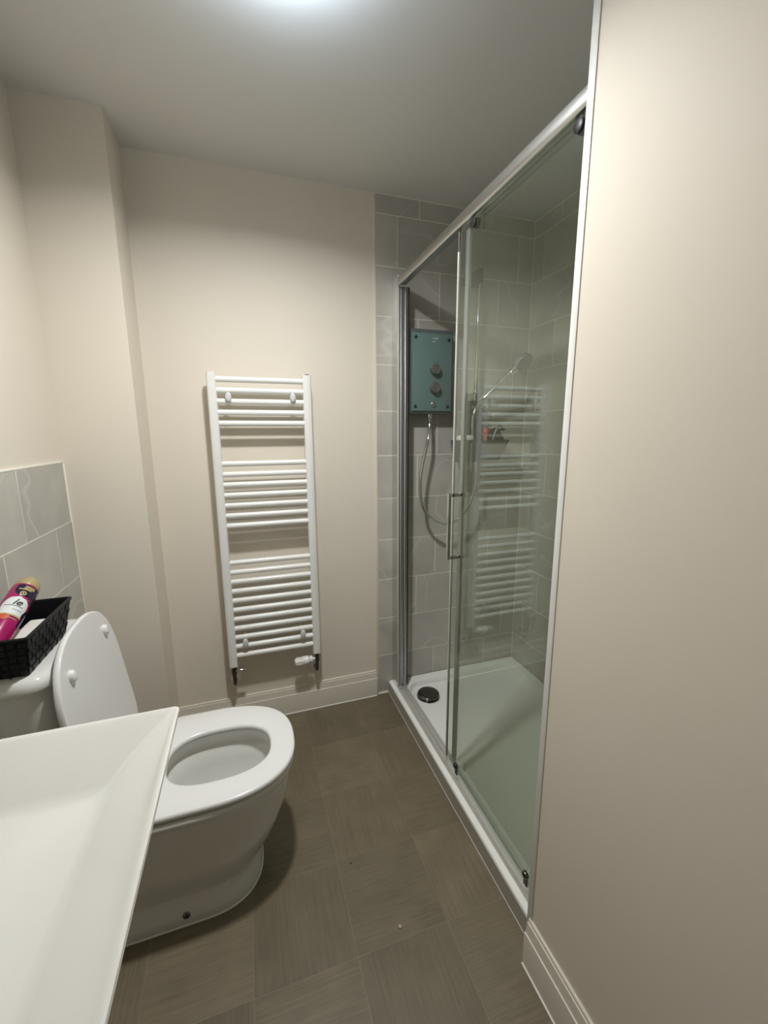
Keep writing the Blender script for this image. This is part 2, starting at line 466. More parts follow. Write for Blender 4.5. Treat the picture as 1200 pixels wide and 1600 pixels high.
# ------------------------------------------------------------------ ceiling lamp (just above the top of the picture, shaped to throw a glow upward)
lx, ly = LAMP_XY
lamp = thing('ceiling_light', 'small round ceiling light on a short white stem, with an added uplight', 'ceiling light', (lx, ly, H-0.115))
link('ceiling_rose', *lathe_vf((lx, ly, H), (0, 0, -1), [(0, 0.034), (0.008, 0.033), (0.012, 0.026), (0.013, 0.008)], 40), M['radiator'], lamp, angle=40)
link('stem', *cyl_vf((lx, ly, H-0.010), (lx, ly, H-0.088), 0.007, 16), M['radiator'], lamp, angle=40)
link('drum', *lathe_vf((lx, ly, H-0.087), (0, 0, -1), [(0, 0.060), (0.001, 0.064), (0.003, 0.065), (0.024, 0.065), (0.027, 0.063), (0.028, 0.056)], 48), M['radiator'], lamp, angle=40)
link('added_uplight', *lathe_vf((lx, ly, H-0.0875), (0, 0, 1), [(0, 0.058), (0.002, 0.058), (0.0035, 0.054), (0.004, 0.009)], 48), M['lamp'], lamp, angle=40)  # glowing disc added to put a soft bright patch on the ceiling
link('lower_diffuser', *lathe_vf((lx, ly, H-0.1145), (0, 0, -1), [(0, 0.055), (0.002, 0.054), (0.003, 0.048), (0.0032, 0.004)], 48), M['lamp_low'], lamp, angle=40)
ld = bpy.data.lights.new('lamp_beam', 'AREA'); ld.shape = 'DISK'; ld.size = 0.10; ld.spread = math.radians(LAMP_SPREAD)
ld.energy = LAMP_WATTS; ld.color = BEAM_COLOR
lo_ = bpy.data.objects.new('lamp_beam', ld); COL.objects.link(lo_); lo_.parent = lamp; lo_.location = (0, 0, -0.010); lo_.rotation_euler = (math.radians(BEAM_TILT[0]), math.radians(BEAM_TILT[1]), 0)

# ------------------------------------------------------------------ shower tray
TZ = 0.070
tray = thing('shower_tray', 'low white acrylic shower tray on the floor behind the sliding glass', 'shower tray', (1.08, 1.37, 0))
X0, X1, Y0, Y1 = 0.682, XS-0.005, YW+0.008, D-0.008
lo = [rloop(X0, X1, Y0, Y1, 0.0, 0.004), rloop(X0, X1, Y0, Y1, TZ-0.004, 0.004), rloop(X0+0.002, X1-0.002, Y0+0.002, Y1-0.002, TZ, 0.006),
      rloop(X0+0.080, X1-0.045, Y0+0.05, Y1-0.045, TZ-0.001, 0.07), rloop(X0+0.085, X1-0.050, Y0+0.055, Y1-0.050, TZ-0.005, 0.07),
      rloop(X0+0.091, X1-0.057, Y0+0.062, Y1-0.057, TZ-0.028, 0.07), rloop(X0+0.098, X1-0.065, Y0+0.07, Y1-0.065, TZ-0.034, 0.07),
      rloop(X0+0.2, X1-0.2, Y0+0.2, Y1-0.2, TZ-0.037, 0.05)]
link('tray_body', *loft_vf(lo), M['acrylic'], tray, angle=35)
link('front_face', *box_vf(X0-0.0022, X0+0.001, Y0, Y1, 0.0, TZ-0.006, 0.0008, 1), M['tray_front'], tray, angle=40)  # thin grey sheet over the front face of the tray
dr = (0.856, 1.842, TZ-0.0355)
link('waste_ring', *lathe_vf(dr, (0, 0, 1), [(0, 0.064), (0.003, 0.062), (0.004, 0.05)], 40), M['chrome'], tray, angle=30)
w_ = link('waste_cover', *lathe_vf((dr[0], dr[1], dr[2]+0.006), (0, 0, 1), [(0, 0.052), (0.002, 0.057), (0.010, 0.0585), (0.014, 0.056), (0.0165, 0.045), (0.018, 0.02), (0.0182, 0.003)], 48), M['dark_chrome'], tray, angle=60)
w_['label'] = 'round dark chrome waste cover'

# ------------------------------------------------------------------ shower enclosure
enc = thing('shower_enclosure', 'sliding glass shower screen in a silver frame, its door slid open', 'shower screen', (0.73, 1.36, TZ))
RZ0, RZ1 = 2.079, 2.122
# top rail: softly bulged front
YJ = D-0.090      # room-side face of the far jamb
prof = [(0.738, RZ0+0.006), (0.738, RZ1), (0.712, RZ1), (0.704, RZ1-0.005), (0.700, RZ1-0.016), (0.6995, RZ0+0.014), (0.7005, RZ0+0.003), (0.703, RZ0), (0.709, RZ0), (0.709, RZ0+0.006)]
link('top_rail', *prism_vf(prof, 'y', YW+0.040, YJ-0.007), M['alu'], enc, angle=35)
# bottom track: stepped sill on the tray rim
prof = [(0.7035, TZ), (0.752, TZ), (0.752, TZ+0.013), (0.748, TZ+0.015), (0.742, TZ+0.015), (0.740, TZ+0.008), (0.730, TZ+0.008), (0.728, TZ+0.016), (0.724, TZ+0.018), (0.720, TZ+0.018), (0.718, TZ+0.012), (0.711, TZ+0.012), (0.709, TZ+0.009), (0.704, TZ+0.003)]
link('bottom_track', *prism_vf(prof, 'y', YW+0.010, D-0.007), M['track'], enc, angle=30)
sc = link('track_screw', *lathe_vf((0.7145, 1.885, TZ+0.0125), (0, 0, 1), [(0, 0.003), (0.0015, 0.003), (0.002, 0.002)], 12), M['black'], enc)
# far wall profile: polished channel, ribbed grey inner post
wp = link('wall_profile', *prism_vf([(0.7045, D-0.0062), (0.7045, YJ+0.004), (0.7052, YJ+0.0005), (0.709, YJ), (0.709, D-0.0062)], 'z', TZ+0.006, 2.128), M['polished'], enc, angle=35)
link('profile_lip', *box_vf(0.7028, 0.7092, YJ-0.006, YJ+0.0035, TZ+0.006, 2.128, 0.0018, 2), M['edge'], wp, angle=50)
for xa in (0.7165, 0.7385): link('highlight_ridge', *box_vf(xa, xa+0.0028, YJ-0.009, YJ+0.002, TZ+0.018, RZ0+0.001, 0.0008, 1), M['alu_highlight'], wp, angle=50)  # paler metal strips put in as the highlights on the post
b = MB()
for (xa, xb_, dy) in ((0.7095, 0.7155, 0.002), (0.7175, 0.7235, 0.006), (0.7255, 0.7375, 0.000), (0.7395, 0.7445, 0.006), (0.7465, 0.7560, 0.001)):
    b.add(box_vf(xa, xb_, YJ-dy, D-0.0064, TZ+0.018, RZ0+0.002, 0.0012, 1))
b.add(box_vf(0.7100, 0.7555, YJ+0.006, D-0.0066, TZ+0.018, RZ0+0.002))
b.build('inner_post', M['alu_dark'], wp, 35)
link('magnet_strip', *box_vf(0.7565, 0.7605, YJ-0.004, YJ+0.02, TZ+0.018, RZ0+0.002, 0.001, 1), M['black'], wp)
nb = link('wall_profile', *prism_vf([(0.700, YW+0.008), (0.752, YW+0.008), (0.752, YW+0.045), (0.706, YW+0.045), (0.700, YW+0.040)], 'z', TZ+0.024, 2.128), M['alu'], enc, angle=35)

YD = 1.352        # leading edge of the open door
DX0, DX1 = 0.7115, 0.7165
# fixed pane (inside) and sliding door (outside, slid back in front of it)
fp = link('fixed_pane', *box_vf(0.7285, 0.7335, YW+0.045, 1.310, TZ+0.018, RZ0+0.006), M['glass'], enc)
link('edge_profile', *prism_vf([(0.7255, 1.305), (0.7365, 1.305), (0.7375, 1.308), (0.7375, 1.325), (0.735, 1.328), (0.727, 1.328), (0.7245, 1.325), (0.7245, 1.308)], 'z', TZ+0.018, RZ0+0.006), M['profile'], fp, angle=35)
DZ0, DZ1 = TZ+0.022, RZ0+0.006
dp = link('door_pane', *box_vf(DX0, DX1, 0.79, YD-0.002, DZ0, DZ1), M['glass'], enc)
link('edge_seal', *box_vf(DX0-0.0005, DX1+0.0005, YD-0.002, YD+0.0045, DZ0, DZ1-0.07, 0.001, 1), M['edge'], dp, angle=35)
link('edge_gasket', *box_vf(DX1+0.0005, DX1+0.0025, YD-0.003, YD+0.0035, DZ0, DZ1, 0.0005, 1), M['edge_dark'], dp)
link('edge_stop', *box_vf(DX0-0.001, DX1+0.001, YD-0.003, YD+0.005, DZ1-0.07, DZ1-0.012, 0.001, 1), M['black'], dp)
hy, z0, z1 = 1.300, 0.984, 1.212
b = MB()
b.add(box_vf(0.667, 0.679, hy-0.006, hy+0.006, z0-0.006, z1+0.006, 0.0015, 2))
for z in (z0, z1):
    b.add(box_vf(0.677, DX0, hy-0.006, hy+0.006, z-0.006, z+0.006, 0.0015, 2))
    b.add(cyl_vf((DX0, hy, z), (DX0-0.0025, hy, z), 0.009, 20))
h = b.build('handle', M['chrome'], dp, 35); h['label'] = 'square chrome bar handle'
for z in (z0, z1):
    link('handle_knob', *cyl_vf((DX1, hy, z), (DX1+0.010, hy, z), 0.0095, 20, 0.0015), M['chrome'], dp, angle=40)
for y in (0.828, 1.258):
    link('roller', *lathe_vf((DX1+0.011, y, RZ0-0.018), (-1, 0, 0), [(0, 0.010), (0.001, 0.0145), (0.009, 0.0145), (0.0105, 0.011)], 28), M['black'], dp, angle=40)
    b = MB(); b.add(lathe_vf((DX0, y, RZ0-0.018), (-1, 0, 0), [(0, 0.0135), (0.003, 0.0135), (0.0045, 0.011), (0.005, 0.004)], 28))
    b.add(box_vf(DX0-0.002, DX0, y-0.011, y+0.011, RZ0-0.024, RZ0-0.0005, 0.0008, 1))
    link('roller_cap', b.v, b.f, M['black'], dp, angle=40)
for y in (0.826, 1.258):
    link('bottom_roller', *lathe_vf((DX0, y, 0.144), (-1, 0, 0), [(0, 0.0105), (0.005, 0.0115), (0.009, 0.0105), (0.012, 0.007), (0.013, 0.002)], 24), M['dark_chrome'] if y < 1 else M['black'], dp, angle=60)
    link('roller_bracket', *box_vf(DX0-0.0045, DX0-0.0002, y-0.008, y+0.008, 0.106, 0.146, 0.001, 1), M['black'], dp, angle=40)

# ------------------------------------------------------------------ electric shower unit
un = thing('electric_shower', 'wall-mounted electric shower box with a teal glass front and two knobs', 'shower unit', (0.88, D, 1.521))
UX0, UX1, UZ0, UZ1 = 0.763, 0.997, 1.521, 1.912
YF = 1.922
lo = [[Vector((p.x, y, p.y)) for p in rloop(UX0+i, UX1-i, UZ0+i, UZ1-i, 0, 0.012)] for (y, i) in ((D-0.006, 0.004), (D-0.012, 0.0), (YF+0.006, 0.0), (YF+0.001, 0.002), (YF, 0.006))]
link('unit_body', *loft_vf(lo), M['body'], un, angle=35)
gf = link('glass_front', *box_vf(UX0+0.014, UX1-0.010, YF-0.008, YF-0.002, UZ0+0.012, UZ1-0.020, 0.0015, 2), M['teal'], un, angle=35)
gf['label'] = 'teal glass front panel'
for (x, z) in ((UX0+0.032, UZ1-0.040), (UX1-0.030, UZ1-0.046), (UX0+0.032, UZ0+0.034), (UX1-0.030, UZ0+0.034)):
    link('screw_cap', *lathe_vf((x, YF-0.002, z), (0, -1, 0), [(0, 0.0075), (0.009, 0.0075), (0.0105, 0.006), (0.011, 0.003)], 20), M['screw'], gf, angle=40)
for z in (1.728, 1.642):
    k = link('knob', *lathe_vf((0.893, YF-0.008, z), (0, -1, 0), [(0, 0.024), (0.006, 0.025), (0.022, 0.0235), (0.026, 0.022), (0.027, 0.018), (0.0272, 0.004)], 36), M['knob'], un, angle=45)
    link('knob_pointer', *box_vf(0.889, 0.897, YF-0.030, YF-0.010, z+0.0225, z+0.033, 0.0015, 1), M['knob'], k, angle=35)
link('start_button', *lathe_vf((0.889, YF-0.008, 1.566), (0, -1, 0), [(0, 0.0125), (0.004, 0.0125), (0.007, 0.0105), (0.0085, 0.006), (0.009, 0.001)], 28), M['chrome'], un, angle=60)
b = MB()
for k, (dx, ww) in enumerate(((0, 0.0065), (0.008, 0.0035), (0.013, 0.006), (0.0205, 0.0065))):
    b.add(box_vf(0.884+dx, 0.884+dx+ww, YF-0.0084, YF-0.0079, 1.866, 1.8735))
for dx, ww in ((0, 0.004), (0.0055, 0.004), (0.011, 0.0065)):
    b.add(box_vf(0.880+dx, 0.880+dx+ww, YF-0.0084, YF-0.0079, 1.853, 1.858))
b.build('printed_marks', M['print'], gf, None)
link('hose_outlet', *cyl_vf((0.886, 1.945, UZ0+0.004), (0.886, 1.945, UZ0-0.022), 0.013, 20, 0.002), M['chrome'], un, angle=40)

# ------------------------------------------------------------------ riser rail
rr = thing('riser_rail', 'slim chrome upright shower rail on the grey tiles', 'shower rail', (1.134, 1.93, 1.46))
link('rail', *cyl_vf((1.134, 1.930, 1.470), (1.134, 1.930, 2.222), 0.0095, 20, 0.002), M['chrome'], rr, angle=40)
link('top_bracket', *prism_vf([(1.082, 2.142), (1.146, 2.142), (1.146, 2.206), (1.128, 2.206), (1.114, 2.190), (1.082, 2.180)], 'y', 1.918, D-0.0062), M['body'], rr, angle=35)
lo = [[Vector((p.x, y, p.y)) for p in rloop(1.134-a, 1.134+a, 1.492-b_, 1.492+b_, 0, a*0.6)] for (y, a, b_) in ((D-0.0062, 0.024, 0.034), (D-0.015, 0.023, 0.032), (1.950, 0.015, 0.020), (1.925, 0.013, 0.016))]
link('wall_bracket', *loft_vf(lo), M['knob'], rr, angle=50)
sl = MB()
sl.add(cyl_vf((1.134, 1.93, 1.575), (1.134, 1.93, 1.635), 0.0165, 24, 0.003))
sl.add(cyl_vf((1.134, 1.93, 1.600), (1.134, 1.895, 1.605), 0.013, 20, 0.002))
sl.build('slider', M['chrome'], rr)
link('holder_cone', *lathe_vf((1.127, 1.892, 1.578), (0.62, -0.35, 0.62), [(0, 0.0135), (0.02, 0.0155), (0.036, 0.0165)], 24), M['chrome'], rr, angle=50)

# ------------------------------------------------------------------ hand shower with hose
hs = thing('shower_handset', 'chrome hand shower tilted in its holder with a long looping metal hose', 'hand shower', (1.135, 1.89, 1.57))
A = Vector((1.127, 1.890, 1.570)); B = Vector((1.292, 1.815, 1.744))
dv = (B-A)
link('handle', *lathe_vf(A, dv, [(0, 0.0085), (0.01, 0.010), (0.06, 0.0115), (0.16, 0.0125), (dv.length-0.045, 0.0125), (dv.length-0.03, 0.015), (dv.length-0.012, 0.019)], 24), M['chrome'], hs, angle=60)
hd = Vector((0.22, -0.74, -0.64)).normalized()          # spray direction
hc = B + dv.normalized()*0.032 - hd*0.018
hh = link('spray_head', *lathe_vf(hc, hd, [(0, 0.012), (0.003, 0.030), (0.010, 0.044), (0.022, 0.0485), (0.032, 0.0485), (0.036, 0.046), (0.0365, 0.040), (0.0355, 0.02), (0.0355, 0.003)], 36), M['clearp'], hs, angle=45)
hx_, hy_ = frame_of(hd)
b = MB()
for ring, cnt in ((0.012, 6), (0.024, 12), (0.035, 18)):
    for k in range(cnt):
        a = 2*math.pi*k/cnt; c = hc + hd*0.0355 + hx_*(ring*math.cos(a)) + hy_*(ring*math.sin(a))
        b.add(cyl_vf(c, c+hd*0.0025, 0.0016, 6))
o = b.build('spray_nozzles', M['caddy'], hh, None); o['kind'] = 'stuff'
hp = [(0.886, 1.945, 1.500), (0.882, 1.935, 1.46), (0.862, 1.91, 1.386), (0.838, 1.905, 1.29), (0.822, 1.90, 1.198), (0.827, 1.90, 1.101), (0.846, 1.90, 1.045), (0.880, 1.90, 1.003), (0.943, 1.90, 0.964),
      (1.010, 1.90, 0.970), (1.062, 1.895, 1.010), (1.100, 1.89, 1.070), (1.124, 1.885, 1.169), (1.120, 1.885, 1.285), (1.098, 1.885, 1.415), (1.096, 1.885, 1.495), (1.108, 1.887, 1.540), (1.127, 1.890, 1.570)]
pp = catmull(hp, 26)
link('hose', *tube_vf(pp, lambda i: 0.0078 if i % 2 else 0.0068, 12), M['chrome'], hs, angle=80)

# ------------------------------------------------------------------ shower caddy with its contents
cy_ = thing('shower_caddy', 'dark grey plastic shower caddy hung on the riser rail', 'caddy', (1.14, 1.93, 1.27))
def trough(x0, x1, xb0, xb1, yb, yf, z0, z1, t=0.004):
    """open tapering tray"""
    o = [rloop(xb0, xb1, yf+0.012, yb-0.002, z0, 0.015), rloop(x0, x1, yf, yb, z1, 0.018), rloop(x0+t, x1-t, yf+t, yb-t, z1, 0.015), rloop(xb0+t, xb1-t, yf+0.012+t, yb-0.002-t, z0+t, 0.012)]
    return loft_vf(o)
link('tray', *trough(0.985, 1.290, 1.000, 1.238, 1.916, 1.832, 1.285, 1.392), M['caddy'], cy_, angle=40)
link('back_plate', *prism_vf([(1.046, 1.39), (1.20, 1.39), (1.20, 1.455), (1.155, 1.470), (1.155, 1.570), (1.145, 1.585), (1.058, 1.585), (1.046, 1.57)], 'y', 1.9045, 1.9120), M['caddy'], cy_, angle=35)
link('clip', *box_vf(1.108, 1.160, 1.912, 1.9195, 1.42, 1.46, 0.002, 1), M['caddy'], cy_, angle=35)
link('side_wing', *prism_vf([(1.200, 1.385), (1.300, 1.392), (1.262, 1.448), (1.246, 1.456), (1.200, 1.440)], 'y', 1.9050, 1.9115), M['caddy'], cy_, angle=35)
sp = link('soap_bar', *loft_vf([rloop(1.004+i, 1.092-i, 1.846+i, 1.898-i, z, 0.02-i*0.5) for z, i in ((1.378, 0.008), (1.386, 0.001), (1.400, 0.0), (1.411, 0.003), (1.416, 0.012))]), M['soap'], angle=60)
setp(sp, 'white soap bar lying in the dark grey shower caddy', 'soap')
sh = link('soap_rest', *box_vf(1.006, 1.098, 1.840, 1.906, 1.366, 1.3775, 0.002, 1), M['caddy'], cy_, angle=35)
rz = thing('razor', 'safety razor with a pale grey handle and dark head sticking out of the caddy', 'razor', (1.17, 1.87, 1.30))
link('handle', *tube_vf(catmull([(1.170, 1.852, 1.296), (1.190, 1.855, 1.36), (1.210, 1.858, 1.425), (1.224, 1.858, 1.452)], 6), 0.0058, 12), M['clearp'], rz, smooth=True)
link('neck', *tube_vf(catmull([(1.224, 1.858, 1.452), (1.232, 1.857, 1.462), (1.243, 1.856, 1.462), (1.250, 1.855, 1.451)], 6), 0.0038, 10), M['black'], rz, smooth=True)
link('blade_head', *box_vf(1.243, 1.256, 1.840, 1.872, 1.438, 1.4485, 0.002, 1), M['black'], rz, angle=35)
rb = thing('small_bottle', 'small red-capped tube standing in the shower caddy', 'tube', (1.171, 1.895, 1.29))
link('tube_body', *lathe_vf((1.171, 1.890, 1.291), (0.02, -0.02, 1), [(0, 0.008), (0.004, 0.010), (0.07, 0.012), (0.115, 0.010), (0.12, 0.008)], 20), M['red'], rb, angle=50)
link('tube_cap', *lathe_vf((1.1735, 1.8875, 1.412), (0.05, -0.05, 1), [(0, 0.012), (0.004, 0.018), (0.018, 0.020), (0.032, 0.018), (0.038, 0.010), (0.039, 0.002)], 24), M['red'], rb, angle=60)

# ------------------------------------------------------------------ heated towel rail
rad = thing('towel_radiator', 'tall white ladder towel radiator with three groups of bars on the far wall', 'radiator', (0.084, 1.92, 0.24))
UZB, UZT = 0.357, 1.679
def upright(x0, x1):
    pr_ = [(x0, 1.934), (x0+0.003, 1.938), (x1-0.003, 1.938), (x1, 1.934), (x1, 1.912), (x1-0.002, 1.906), (x1-0.006, 1.902), (x0+0.006, 1.902), (x0+0.002, 1.906), (x0, 1.912)]
    return prism_vf(pr_, 'z', UZB, UZT)
for (a, b_) in ((-0.131, -0.094), (0.260, 0.297)):
    link('upright', *upright(a, b_), M['radiator'], rad, angle=50)
bars = [1.652 - 0.0450*k for k in range(5)] + [1.301 - 0.0455*k for k in range(7)] + [0.858 - 0.0451*k for k in range(11)]
bar0 = None
for z in bars:
    if bar0 is None:
        bar0 = link('rail', *cyl_vf((-0.096, 1.918, z), (0.262, 1.918, z), 0.0122, 20), M['radiator'], rad, angle=40); zb0 = z; l0 = bar0.location.copy()
    else:
        o = bar0.copy(); COL.objects.link(o); o.parent = rad; o.location = l0 + Vector((0, 0, z-zb0))
def oval_cap(x, z):
    lo = []
    for (y, s) in ((1.905, 0.75), (1.902, 0.98), (1.897, 1.0), (1.893, 0.92), (1.891, 0.7), (1.8905, 0.3)):
        lo.append([Vector((x + 0.0125*s*math.cos(2*math.pi*k/24), y, z + 0.0205*s*math.sin(2*math.pi*k/24))) for k in range(24)])
    c = link('bracket_cap', *loft_vf(lo), M['cap'], rad, angle=60)
    link('bracket_stem', *cyl_vf((x, 1.904, z), (x, D, z), 0.008, 14), M['radiator'], c, angle=40)
for x, z in ((-0.050, 1.579), (0.214, 1.582), (-0.052, 0.474), (0.213, 0.475)): oval_cap(x, z)
link('air_vent', *cyl_vf((0.281, 1.920, UZT), (0.281, 1.920, UZT+0.004), 0.010, 16), M['black'], rad, angle=40)
def valve(x, side):
    b = MB()
    b.add(lathe_vf((x, 1.920, UZB), (0, 0, -1), [(0, 0.0135), (0.007, 0.0135), (0.008, 0.010), (0.016, 0.010), (0.017, 0.0125), (0.042, 0.0125), (0.046, 0.011), (0.060, 0.0095)], 18))
    b.add(tube_vf(catmull([(x, 1.920, UZB-0.055), (x, 1.922, UZB-0.085), (x, 1.935, UZB-0.105), (x, 1.96, UZB-0.112), (x, D, UZB-0.112)], 6), 0.0082, 14))
    v = link('valve', b.v, b.f, M['dark_chrome'], rad, angle=40)
    link('wall_rosette', *lathe_vf((x, D, UZB-0.112), (0, -1, 0), [(0, 0.026), (0.003, 0.025), (0.006, 0.016), (0.007, 0.009)], 28), M['radiator'], v, angle=40)
    return v
v1 = valve(-0.1125, 1)
link('lockshield_cap', *lathe_vf((-0.104, 1.920, UZB-0.029), (1, 0, 0), [(0, 0.009), (0.012, 0.0095), (0.014, 0.0075), (0.044, 0.0078), (0.048, 0.006)], 18), M['chrome'], v1, angle=40)
v2 = valve(0.2785, -1)
link('valve_collar', *lathe_vf((0.270, 1.920, UZB-0.033), (-1, 0, 0), [(0, 0.008), (0.012, 0.008), (0.013, 0.013), (0.016, 0.0165), (0.028, 0.0165), (0.030, 0.013)], 24), M['radiator'], v2, angle=40)
th = link('thermostat_head', *lathe_vf((0.239, 1.920, UZB-0.034), (-1, -0.04, -0.02), [(0, 0.017), (0.004, 0.021), (0.030, 0.0215), (0.034, 0.0185), (0.062, 0.0175), (0.068, 0.016), (0.0705, 0.012), (0.071, 0.003)], 24), M['radiator'], v2, angle=40)
b = MB()
for k in range(8):
    a = 2*math.pi*k/8 + 0.4
    c = Vector((0.190, 1.918 + 0.0180*math.cos(a), UZB-0.035 + 0.0180*math.sin(a)))
    b.add(box_vf(c.x-0.014, c.x+0.014, c.y-0.0016, c.y+0.0016, c.z-0.0016, c.z+0.0016))
o = b.build('grip_ribs', M['radiator'], th, None); o['kind'] = 'stuff'

# ------------------------------------------------------------------ toilet
TY = 1.278
wc = thing('toilet', 'white close-coupled toilet with its seat down and lid raised', 'toilet', (-0.25, TY, 0))
prof = [  # z, back, front, halfwidth, centre x
    (0.000, -0.58, -0.030, 0.160, -0.20), (0.012, -0.58, -0.029, 0.161, -0.20), (0.030, -0.58, -0.032, 0.158, -0.20), (0.060, -0.58, -0.040, 0.150, -0.20), (0.082, -0.58, -0.042, 0.146, -0.20),
    (0.090, -0.58, -0.036, 0.146, -0.20), (0.118, -0.58, -0.006, 0.152, -0.20), (0.160, -0.58, 0.020, 0.162, -0.20), (0.210, -0.58, 0.043, 0.174, -0.20), (0.270, -0.58, 0.063, 0.187, -0.20), (0.330, -0.58, 0.078, 0.198, -0.20),
    (0.372, -0.58, 0.086, 0.2045, -0.20), (0.380, -0.58, 0.088, 0.2065, -0.20), (0.386, -0.58, 0.092, 0.2105, -0.20), (0.394, -0.58, 0.0935, 0.2125, -0.20), (0.402, -0.58, 0.092, 0.211, -0.20), (0.406, -0.578, 0.086, 0.205, -0.20)]
lo = [dloop(z, xb, xf, TY, w_h, 2.5, 7, xc) for z, xb, xf, w_h, xc in prof]
inner = [(0.406, -0.300, 0.032, 0.122), (0.401, -0.306, 0.039, 0.128), (0.375, -0.308, 0.041, 0.131), (0.355, -0.305, 0.038, 0.129), (0.350, -0.296, 0.030, 0.122), (0.300, -0.290, 0.018, 0.114), (0.240, -0.280, -0.02, 0.098), (0.190, -0.27, -0.07, 0.078), (0.160, -0.262, -0.12, 0.055), (0.150, -0.25, -0.145, 0.040)]
lo += [dloop(z, xb, xf, TY-0.006, w_h, 2.5, 2.6, -0.14 if z > 0.2 else -0.19) for z, xb, xf, w_h in inner]
link('pan', *loft_vf(lo), M['ceramic'], wc, angle=55)
wt = link('water', *lathe_vf((-0.19, TY-0.006, 0.152), (0, 0, 1), [(0, 0.030), (0.004, 0.044)], 24), mat('toilet_water', (0.35, 0.38, 0.37), 0.03), wc)
for y, s in ((TY-0.157, -1), (TY+0.157, 1)):
    link('floor_bolt_cap', *lathe_vf((-0.250, y+0.012*(-s), 0.030), (0, s, 0.1), [(0, 0.0115), (0.010, 0.0115), (0.014, 0.010), (0.017, 0.006), (0.018, 0.001)], 18), M['dark_chrome'], wc, angle=60)
bd = [Vector((p.x, p.y, 0.0015)) for p in dloop(0, -0.582, -0.0285, TY, 0.1622, 2.5, 7, -0.20, 96)]
link('sealant_bead', *tube_vf(bd + [bd[0]], 0.0028, 8), M['seal'], wc, smooth=True)
# seat ring
so = lambda z, d: dloop(z, -0.392+d, 0.098-d, TY+0.004, 0.2155-d, 2.5, 8, -0.17)
si = lambda z, d: dloop(z, -0.288-d, 0.019+d, TY-0.008, 0.1125+d, 2.5, 2.6, -0.14)
lo = [so(0.4135, 0.006), so(0.4165, 0.001), so(0.424, 0.0), so(0.4295, 0.002), so(0.4315, 0.007), si(0.4315, 0.009), si(0.4295, 0.003), si(0.424, 0.0), si(0.418, 0.0), si(0.4135, 0.004)]
st = link('seat', *loft_vf(lo, closed=True), M['plastic'], wc, angle=50)
# lid: same outline, swung up and leaning back
LHX, LHZ, LT = -0.400, 0.461, 0.1371
def lidpt(s, dy, n):     # s along the lid from the hinge, n depth behind its face
    return Vector((LHX - s*math.sin(LT) - n*math.cos(LT), TY+0.002+dy, LHZ + s*math.cos(LT) - n*math.sin(LT)))
def lid_loop(d, n, N=72):
    out = []
    L_, W_, a_ = 0.4658-d, 0.2145-d, 0.2105-d
    for k in range(N):
        t = 2*math.pi*k/N; c, s = math.cos(t), math.sin(t)
        if c >= 0: out.append(lidpt(L_-a_ + a_*abs(c)**(2/2.57), W_*math.copysign(abs(s)**(2/2.57), s), n))
        else: out.append(lidpt((L_-a_)*(1-abs(c)**(2/9)) + d*0.5, W_*math.copysign(abs(s)**(2/9), s)*(0.94+0.06*(1-abs(c)**2)), n))
    return out
lid = link('lid', *loft_vf([lid_loop(0.02, 0.0006), lid_loop(0.006, 0.0002), lid_loop(0.0015, 0.0003), lid_loop(0.0, 0.002), lid_loop(0.0, 0.012), lid_loop(0.003, 0.016), lid_loop(0.012, 0.0175)]), M['plastic'], wc, angle=50)
for (s, dy) in ((0.372, -0.128), (0.372, 0.140)):
    c = lidpt(s, dy, 0.002)
    nrm = Vector((math.cos(LT), 0, math.sin(LT)))
    upv = Vector((-math.sin(LT), 0, math.cos(LT)))
    lo = []
    for (h, r) in ((0, 1.0), (0.006, 1.0), (0.010, 0.92), (0.0125, 0.7), (0.0135, 0.3)):
        lo.append([c + nrm*h + Vector((0, 1, 0))*(0.0125*r*math.cos(2*math.pi*k/24)) + upv*(0.0165*r*math.sin(2*math.pi*k/24)) for k in range(24)])
    link('buffer', *loft_vf(lo), M['plastic'], lid, angle=60)
for dy in (-0.08, 0.08):
    b = MB(); b.add(cyl_vf((-0.402, TY+dy, 0.410), (-0.402, TY+dy, 0.446), 0.013, 18, 0.002)); b.add(cyl_vf((-0.402, TY+dy-0.022, 0.447), (-0.402, TY+dy+0.022, 0.447), 0.0115, 18, 0.002))
    link('hinge', b.v, b.f, M['chrome'], wc, angle=40)
# cistern
CX1, CZ = -0.476, 0.868
lo = [rloop(XL+0.002+i, CX1-0.010-i, 1.102+i*1.5, 1.456-i*1.5, z, 0.045) for z, i in ((0.408, 0.020), (0.42, 0.015), (0.55, 0.010), (0.70, 0.004), (0.828, 0.0))]
link('cistern', *loft_vf(lo), M['ceramic'], wc, angle=55)
lo = [rloop(XL+0.002+i*0.3, CX1-i, 1.090+i, 1.468-i, z, 0.055) for z, i in ((0.826, 0.006), (0.829, 0.001), (0.834, 0.0), (0.846, 0.0), (0.854, 0.003), (0.861, 0.008), (0.866, 0.018), (CZ, 0.034))]
link('cistern_lid', *loft_vf(lo), M['ceramic'], wc, angle=55)

